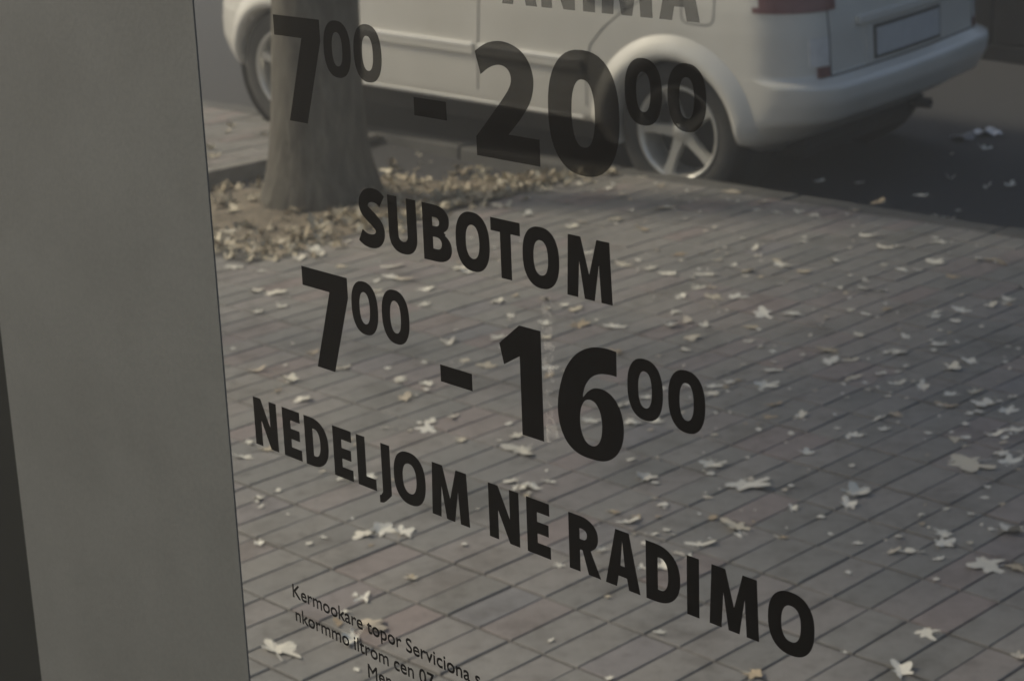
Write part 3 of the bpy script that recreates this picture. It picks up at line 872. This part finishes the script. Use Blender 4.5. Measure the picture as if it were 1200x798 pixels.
def hours(z, a, dash, big, sup, material, name, label):
    Dg, TD, SG, TS = 0.0955, 0.0262, 0.0490, 0.0117
    it = [('7', a[0], .0690, Dg, TD, 0), ('0', a[1], .0385, SG, TS, Dg - SG + .0005), ('0', a[2], .0385, SG, TS, Dg - SG + .0005), ('-', dash, .0418, .0155, T, .0245)]
    for ch, x, w in big: it.append((ch, x, w, Dg, TD, 0))
    for x in sup: it.append(('0', x, .0380, SG, TS, Dg - SG))
    return word(name, label, it, z, material)
hours(-0.3128, (-.3075, -.2338, -.1910), -.1120, [('2', -.0335, .0755), ('0', .0530, .0780)], (.1372, .1806), F1, 'lettering', 'weekday hours over the car, digits thinned to imitate reflected light')
word('lettering', 'word in black capitals below the tree', caps([('S', -.1985, .0385), ('U', -.1555, .0385), ('B', -.1085, .0372), ('O', -.0655, .0428), ('T', -.0206, .0356), ('O', .0176, .0428), ('M', .0690, .0505)]), -0.4128, F2)
hours(-0.5455, (-.2905, -.2165, -.1724), -.0942, [('1', -.0154, .0512), ('6', .0538, .0752)], (.1339, .1775), F2, 'lettering', 'black digits in the middle of the glass')
word('lettering', 'longest line of black capitals', caps([('N', -.3885, .0385), ('E', -.3400, .0290), ('D', -.3042, .0372), ('E', -.2590, .0290), ('L', -.2226, .0272), ('J', -.1912, .0180), ('O', -.1683, .0452), ('M', -.1150, .0510),
      ('N', -.0375, .0388), ('E', .0110, .0287), ('R', .0624, .0362), ('A', .1050, .0390), ('D', .1508, .0370), ('I', .1950, .0130), ('M', .2186, .0500), ('O', .2774, .0444)]), -0.6505, F2)
# small print: three short lines in the plain face
def small(text, x, base, size, sx):
    cu = bpy.data.curves.new('small_print', 'FONT'); cu.body = text; cu.size = size; cu.extrude = 0.0001; cu.offset = 0.0
    o = bpy.data.objects.new('small_print', cu); COL.objects.link(o)
    me = bpy.data.meshes.new_from_object(o.evaluated_get(bpy.context.evaluated_depsgraph_get())); me.name = 'small_print'
    bpy.data.objects.remove(o); bpy.data.curves.remove(cu)
    for v in me.vertices: v.co.x *= sx
    p = obj('small_print', me, F2, door, (x, CAM_H + base, 0.0006)); me.materials.clear(); me.materials.append(F2)
    return p
small('Kermookare topor Serviciona s', -.3462, -.8035, 0.0205, 1.09)
small('nkormmo iltrom cen 07, 60', -.3438, -.8290, 0.0205, 1.09)
small('Mena', -.2284, -.8518, 0.0205, 1.09)
# the print is doubled: a second impression a hair lower and to the right, one film over the other
for o in [c for c in door.children if c.name.startswith('small_print')]:
    d = o.copy(); COL.objects.link(d); d.parent = door; d.location = o.location + Vector((0.0008, -0.0003, 0.0005))

# dried drip on the glass
dm, dnt, db = mat('dried_drip')
db.inputs['Base Color'].default_value = (0.55, 0.53, 0.48, 1); db.inputs['Roughness'].default_value = 0.9
dn = noise_tex(dnt, 70, 4, 0.7); dr = ramp(dnt, dn.outputs['Fac'], [(0.45, (0, 0, 0)), (0.68, (0.42, 0.42, 0.42))])
dt = node(dnt, 'ShaderNodeBsdfTransparent'); dx = node(dnt, 'ShaderNodeMixShader')
dnt.links.new(dr.outputs[0], dx.inputs[0]); dnt.links.new(dt.outputs[0], dx.inputs[1]); dnt.links.new(db.outputs[0], dx.inputs[2])
dnt.links.new(dx.outputs[0], dnt.nodes['Material Output'].inputs['Surface'])
drip = MB(); rows = 16
for k in range(rows + 1):
    zz = -0.545 + 0.125 * k / rows; cxk = 0.0445 + 0.0015 * sin(k * 1.3); wk = 0.0045 + 0.003 * abs(sin(k * .9 + .4))
    drip.v += [Vector((cxk - wk, zz, 0)), Vector((cxk + wk, zz, 0))]
for k in range(rows): drip.f.append((2 * k, 2 * k + 1, 2 * k + 3, 2 * k + 2))
drip.build('dried_drip', dm, door, loc=(0, CAM_H, 0.0003))

# ------------------------------------------------------------------ fallen leaves
M_leaf = leaf_mat('fallen_leaf', [(0, (0.64, 0.61, 0.53)), (0.35, (0.74, 0.71, 0.63)), (0.68, (0.60, 0.56, 0.47)), (0.80, (0.46, 0.39, 0.28)), (0.87, (0.34, 0.26, 0.17)), (1, (0.70, 0.67, 0.59))])
M_litter = leaf_mat('leaf_litter', [(0, (0.50, 0.45, 0.34)), (0.3, (0.32, 0.26, 0.17)), (0.55, (0.62, 0.57, 0.45)), (0.8, (0.22, 0.17, 0.11)), (1, (0.55, 0.49, 0.37))])
def leaf_shape(seed, curl):
    rng = random.Random(seed); n = 30; pts = []; amp = [rng.uniform(.45, 1.2) for _ in range(5)]
    for k in range(n):
        a = -pi / 2 + 2 * pi * k / n                 # stalk at -90 degrees
        d = (a + pi / 2) / (2 * pi)
        lob = abs(cos(2.5 * (a - pi / 2)))
        r = (0.27 + 0.22 * lob ** 1.6) * amp[min(4, int(d * 5))] + rng.uniform(-.035, .035)
        if d < 0.07 or d > 0.93: r = 0.16
        x, y = r * cos(a), r * sin(a)
        z = curl * (x * x * 1.3 + max(0, y) ** 2 * .9) + 0.07 * sin(5 * a + seed) * r + rng.uniform(0, .035)
        if lob > .85: z += rng.uniform(-.02, .09)
        pts.append(Vector((x, y, z)))
    mid = [Vector((p.x * .45, p.y * .45, p.z * .30 + rng.uniform(-.01, .02))) for p in pts[::2]]
    # fold some leaves along the midrib, squeeze others, so that no two outlines agree
    sq, sk = rng.uniform(.72, 1.12), rng.uniform(-.3, .3)
    fold = rng.choice((0, 0, .25, .5)); half = rng.choice((-1, 1))
    for p in pts + mid:
        if fold and p.x * half > 0: p.z += abs(p.x) * fold; p.x *= (1 - fold * .55)
        p.x = p.x * sq + p.y * sk
    vs = pts + mid + [Vector((0, 0, 0.0))]; fs = []; m = len(mid)
    for k in range(m):
        a, b, c = 2 * k, 2 * k + 1, (2 * k + 2) % n; i0, i1 = n + k, n + (k + 1) % m
        fs += [(a, b, i0), (b, c, i1), (b, i1, i0), (i0, i1, n + m)]
    # stalk
    s = len(vs)
    vs += [Vector((-.012, -.12, .005)), Vector((.012, -.12, .005)), Vector((.05 + .009, -.45, .03)), Vector((.05 - .009, -.45, .03))]
    fs.append((s, s + 3, s + 2, s + 1))
    zmin = min(v.z for v in vs)
    return [v - Vector((0, 0, zmin)) for v in vs], fs
LEAVES = []
NLEAF = 16
for k in range(NLEAF):
    vs, fs = leaf_shape(k + 3, [0.2, 0.5, 0.8, 0.1, -0.3, 0.4, 1.0, -0.5, 0.3, 1.2, 0.05, -0.6, 0.6, 0.15, 0.9, 0.35][k])
    me = mesh('fallen_leaf', vs, fs); me.materials.append(M_leaf); LEAVES.append((me, vs, fs))
spots = []
def sp_add(lst, ox, oy, sc, dsize=20):
    for it in lst:
        spots.append((ox + it[0] / sc, oy + it[1] / sc, it[2] if len(it) > 2 else dsize))
sp_add([(85, 95), (60, 130), (160, 160), (275, 130), (330, 190), (380, 160), (400, 180), (440, 140), (510, 130), (100, 222), (195, 235), (235, 312, 26), (265, 360), (190, 378), (175, 305), (480, 220), (650, 220), (700, 265, 22), (660, 255), (780, 300), (770, 350), (855, 487), (910, 550), (990, 570), (690, 618), (775, 628), (300, 618, 24), (180, 585), (385, 522), (495, 573, 14), (460, 578, 14), (1035, 340), (1040, 470), (890, 225), (920, 240)], 240, 240, 3)
sp_add([(660, 12, 22), (485, 52), (175, 38), (340, 78), (580, 88), (715, 175), (508, 213), (612, 225), (675, 243, 24), (810, 247), (970, 157), (955, 235), (1065, 215), (770, 295), (820, 293), (715, 322), (820, 328, 26), (900, 325), (695, 380), (740, 410), (685, 425), (805, 425), (765, 470, 24), (480, 428, 24), (350, 425, 26), (1005, 385, 28), (1110, 385, 22), (965, 430), (300, 355), (340, 370, 22), (480, 520), (250, 575), (245, 600), (820, 640, 22), (820, 665, 26), (890, 625), (920, 620, 16), (1025, 583), (1010, 635, 28), (1020, 748), (1130, 745), (590, 680, 22), (540, 768), (620, 765, 26), (740, 635), (395, 760), (75, 340), (500, 708), (240, 335, 16), (235, 420, 18), (235, 470, 18)], 560, 240, 3)
sp_add([(155, 10), (340, 80), (400, 122), (595, 102), (575, 172, 24), (455, 195), (640, 222), (785, 162), (45, 180), (130, 203), (230, 168), (395, 270), (580, 345), (670, 338, 24), (655, 375), (770, 320), (830, 300), (320, 422, 22), (475, 430), (600, 458, 22), (215, 475, 30), (215, 515, 26), (285, 512), (290, 572), (405, 485), (465, 487), (450, 592), (530, 602, 24), (635, 540), (700, 518, 22), (640, 630), (720, 620), (610, 668), (760, 660, 34), (825, 685, 26), (440, 700, 26), (385, 712), (405, 750), (110, 705), (295, 770), (650, 785), (780, 770), (850, 755, 34)], 900, 250, 2.957)
sp_add([(700, 42, 58), (820, 8, 26), (850, 35, 24), (305, 145, 30), (275, 185, 34), (535, 220, 12), (310, 318, 12), (430, 348, 22), (490, 350, 30), (610, 285, 26), (610, 315, 26), (600, 372, 22), (860, 280, 34), (770, 400, 50), (870, 405, 30), (555, 635, 30), (880, 715, 30), (465, 770, 34)], 900, 530, 2.977)
sp_add([(700, 15, 30), (465, 62, 38), (820, 85, 46), (780, 235, 48), (655, 297, 28), (130, 75, 24), (25, 92, 22), (75, 100, 22), (405, 218, 22), (350, 180, 14), (165, 370, 14), (320, 315, 14), (580, 325, 16), (530, 370, 26), (850, 750, 30), (345, 765, 16), (455, 375, 14), (465, 295, 14)], 600, 540, 3)
sp_add([(270, 18, 20), (325, 88, 26), (660, 15, 18), (675, 80, 24), (760, 165, 20), (750, 190, 24), (845, 145, 18), (870, 228, 20), (600, 185, 10), (110, 290, 28), (190, 262, 22), (130, 235, 12), (540, 360, 28), (480, 365, 18), (630, 370, 16), (1085, 265, 40), (1060, 215, 20), (590, 545, 42), (540, 565, 28), (660, 552, 34), (160, 590, 14), (160, 435, 14), (170, 460, 14), (700, 715, 14), (1045, 375, 24), (1080, 395, 22)], 250, 440, 3)
sp_add([(150, 430, 58), (545, 345, 40), (475, 385, 34), (415, 320, 18), (715, 135, 12), (480, 205, 16), (520, 215, 22), (490, 510, 10), (435, 275, 12)], 280, 640, 3.53)
sp_add([(285, 710), (480, 640, 14), (405, 745, 14), (460, 760, 20), (600, 740), (690, 712), (175, 675), (840, 690)], 800, 0, 3)
sp_add([(660, 650, 14), (690, 685, 16), (820, 655, 16), (395, 672, 18), (850, 730, 20), (765, 625, 12), (660, 775, 12), (465, 630, 12), (250, 725, 16), (355, 760, 16)], 500, 0, 3)
def leaf_label(px, py, s):
    if s >= 50 and px < 500: return 'large pale fallen leaf at the foot of the door stile'
    return None
leaf_n = 0
big_labels = [((322, 762), 'large pale leaf near the door frame, left of the small print'), ((434, 738), 'pale leaf behind the small print lines'), ((1135, 544), 'largest pale leaf at the right edge, above the dark bricks'), ((1159, 664), 'ragged pale leaf low at the right edge'),
              ((447, 622), 'forked pale leaf below the longest line of capitals'), ((873, 568), 'flat pale leaf right of the big black digits'), ((860, 618), 'long pale leaf above the last letters of the longest line'), ((612, 528), 'pale star shaped leaf just under the digit one')]
rng = random.Random(77)
def add_leaf(px, py, size_px, z=0.002):
    global leaf_n
    p = ground(px, py, 0.0); q = in_frame(p, 1.0); dist = q[2] if q else 6
    s = size_px / FPX * dist * rng.uniform(1.15, 1.45)
    me = LEAVES[rng.randrange(NLEAF)][0]
    o = obj('fallen_leaf', me, None, None, (p.x, p.y, z)); o.rotation_euler = (rng.uniform(-.12, .12), rng.uniform(-.12, .12), rng.uniform(0, 6.28)); o.scale = (s, s, s * rng.uniform(.18, 0.5))
    lab = 'small pale dry leaf fallen on the brick pavement'
    for (bx, by), l in big_labels:
        if hypot(px - bx, py - by) < 9 and l not in used: lab = l; used.add(l); break
    tag(o, lab, 'leaf', 'leaves fallen on the pavement'); leaf_n += 1
used = set(); placed = []
for px, py, s in spots:
    n0 = set(); add_leaf(px, py, s); placed.append((px, py, COL.objects[-1]))
for k in range(78):
    px, py = rng.uniform(300, 1195), 215 + 560 * rng.random() ** 1.7
    if rng.random() < .55: px = rng.uniform(680, 1195)
    if px > 700 and py < 200 + (px - 700) * .155 + 12: py += 90
    if px < 640 and py < 310: py += 100
    add_leaf(px, py, rng.uniform(9, 17)); placed.append((px, py, COL.objects[-1]))
marks = [(300, 360, 'the left stile beside the big digit seven'), (475, 466, 'the lower dash, on its left'), (545, 420, 'the top of the lower dash'), (384, 415, 'the foot of the middle digit seven'), (340, 448, 'the bricks above the first capital N'),
         (470, 318, 'the small zeros beside the middle digit seven'), (637, 360, 'the T and O of the upper word'), (676, 382, 'the foot of the last M of the upper word'), (720, 383, 'the last M of the upper word, on its right'),
         (730, 415, 'the top of the big digit six'), (756, 467, 'the first small zero beside the big six'), (833, 458, 'the last small zero beside the big six'), (753, 562, 'the lower right of the big six'), (640, 435, 'the stem of the big digit one'),
         (443, 560, 'the letters L and J'), (530, 470, 'the capital M of the longest line, above it'), (645, 572, 'the second capital N of the longest line'), (735, 612, 'the top of the letter A of the last word'), (777, 663, 'the inside of the last letter D'),
         (818, 639, 'the top of the letter I of the last word'), (883, 790, 'the bottom of the last letter O'), (915, 365, 'the bare bricks left of the right edge cluster'), (780, 320, 'the upper word, a hand to its right'), (570, 242, 'the kerb below the car door'),
         (725, 228, 'the pavement edge by the rear wheel'), (895, 236, 'the kerb behind the rear wheel'), (1086, 743, 'the lower right corner'), (1195, 770, 'the bottom right corner of the picture'), (1048, 647, 'the dark bricks left of the ragged leaf'), (305, 345, 'the pit rim by the stile'),
         (650, 10 + 640, 'the letter E of the short middle word'), (1040, 490, 'the pair of leaves at middle right'), (980, 425, 'the leaf cluster right of the small zeros'), (712, 783, 'the bottom edge below the last word'), (418, 720, 'the first word of the small print')]
for mx, my, what in marks:
    best = min((hypot(px - mx, py - my), k) for k, (px, py, o) in enumerate(placed) if 'small pale' in o['label'])
    if best[0] < 45: placed[best[1]][2]['label'] = 'pale dry leaf closest to ' + what
# leaves on the road side
for px, py, s in [(800 + a / 3, b / 3, c) for a, b, c in ((1070, 655, 20), (1150, 650, 22), (940, 632, 16), (945, 562, 14), (930, 752, 16), (890, 742, 14), (970, 725, 14), (1040, 775, 18), (1060, 545, 22), (615, 650, 12))]:
    p = ground(px, py, ROAD_Z)
    z = road_z(p.x, p.y)
    if to_uv(p)[1] < KERB_V1 + .02: p = ground(px, py, 0.014); z = 0.014
    me = LEAVES[rng.randrange(NLEAF)][0]; sc = s / FPX * 8.6 * 1.2
    o = obj('fallen_leaf', me, None, None, (p.x, p.y, z + .004)); o.rotation_euler = (0, 0, rng.uniform(0, 6.28)); o.scale = (sc, sc, sc)
    tag(o, 'pale leaf fallen in the road behind the car', 'leaf', 'leaves fallen in the road')
# litter in the pit and along its rim: too many to count
lit = MB()
def lit_leaf(p, s, r):
    me, vs, fs = LEAVES[r.randrange(NLEAF)]
    Mx = Matrix.Translation(p) @ Matrix.Rotation(r.uniform(0, 6.28), 4, 'Z') @ Matrix.Rotation(r.uniform(-.5, .5), 4, 'X') @ Matrix.Scale(s, 4)
    lit.add([Mx @ v for v in vs], fs)
r_ = random.Random(9)
for k in range(520):
    u, v = r_.uniform(PIT[0], PIT[1]), r_.uniform(PIT[2], PIT[3])
    if r_.random() < .35: u = min(PIT[1], max(PIT[0], r_.gauss(6.1, .18)))
    z = pit_z(u, v)
    lit_leaf(uv(u, v, z + .004), r_.uniform(.05, .11), r_)
for k in range(170):
    v = r_.uniform(PIT[2] - .1, PIT[3]); u = PIT[0] - abs(r_.gauss(0, .10)) 
    if r_.random() < .45: u = r_.uniform(PIT[0], PIT[1] - .2); v = PIT[2] - abs(r_.gauss(0, .08))
    lit_leaf(uv(u, v, .003), r_.uniform(.05, .10), r_)
for k in range(110):
    u, v = r_.uniform(7.5, 10.5), r_.uniform(4.4, 6.4)
    lit_leaf(uv(u, v, .003), r_.uniform(.05, .10), r_)
tag(lit.build('leaf_litter', M_litter), 'brown and pale leaf litter heaped in the tree pit', kind='stuff')

# crumbs and torn bits of leaf over the bricks: nobody could count them
crumbs = MB(); rc = random.Random(41)
for k in range(380):
    px, py = rc.uniform(250, 1200), 210 + 430 * rc.random() ** 1.5
    if rc.random() < .5: px = rc.uniform(760, 1200)
    p = ground(px, py); pu, pvv = to_uv(p)
    if pvv > KERB_V0 - .03 or (PIT[0] - .02 < pu < PIT[1] + .02 and pvv > PIT[2]): continue
    s_ = rc.uniform(.006, .019); a = rc.uniform(0, 6.28); n = rc.choice((4, 5, 6))
    ring = [Vector((p.x + s_ * rc.uniform(.4, 1) * cos(a + 6.283 * i / n), p.y + s_ * rc.uniform(.4, 1) * sin(a + 6.283 * i / n), .0018 + rc.uniform(0, .005))) for i in range(n)]
    crumbs.add(ring + [Vector((p.x, p.y, .004))], [(i, (i + 1) % n, n) for i in range(n)])
tag(crumbs.build('leaf_crumbs', M_leaf), 'tiny torn leaf bits strewn over the bricks', kind='stuff')

# paper scraps in the road
def paper(px, py, w, d, seed, label, tone):
    p = ground(px, py, ROAD_Z + .05); z = road_z(p.x, p.y)
    r = random.Random(seed); n = 8; b = MB()
    for j in range(n + 1):
        for i in range(n + 1):
            x, y = (i / n - .5) * w, (j / n - .5) * d
            b.v.append(Vector((x + r.uniform(-.01, .01), y + r.uniform(-.01, .01), abs(noise.noise(Vector((x * 14, y * 14, seed)))) * .06 + .004)))
    for j in range(n):
        for i in range(n):
            a = j * (n + 1) + i; b.f.append((a, a + 1, a + n + 2, a + n + 1))
    o = b.build('paper_scrap', plain('paper_' + str(seed), tone, 0.8, var=.05)); o.location = (p.x, p.y, z); o.rotation_euler = (0, 0, -.1)
    tag(o, label, 'paper')
paper(1158, 156, .125, .10, 3, 'crumpled white paper scrap in the road behind the car', (0.80, 0.80, 0.82))
paper(1128, 161, .11, .09, 8, 'dull grey paper scrap left of the white one', (0.26, 0.26, 0.28))

# ------------------------------------------------------------------ added scattering volume, imitates the veil on the glass, lifts the far darks
hz = MB(); hz.box((-64, -54, -1.6), (66, 72, 10.0))
hm, hnt, hb = mat('added_veil'); hnt.nodes.remove(hb)
pv = node(hnt, 'ShaderNodeVolumePrincipled'); pv.inputs['Density'].default_value = 0.020; pv.inputs['Anisotropy'].default_value = 0.45; pv.inputs['Color'].default_value = (0.92, 0.90, 0.85, 1)
hnt.links.new(pv.outputs[0], hnt.nodes['Material Output'].inputs['Volume'])
tag(hz.build('haze', hm), kind='stuff')
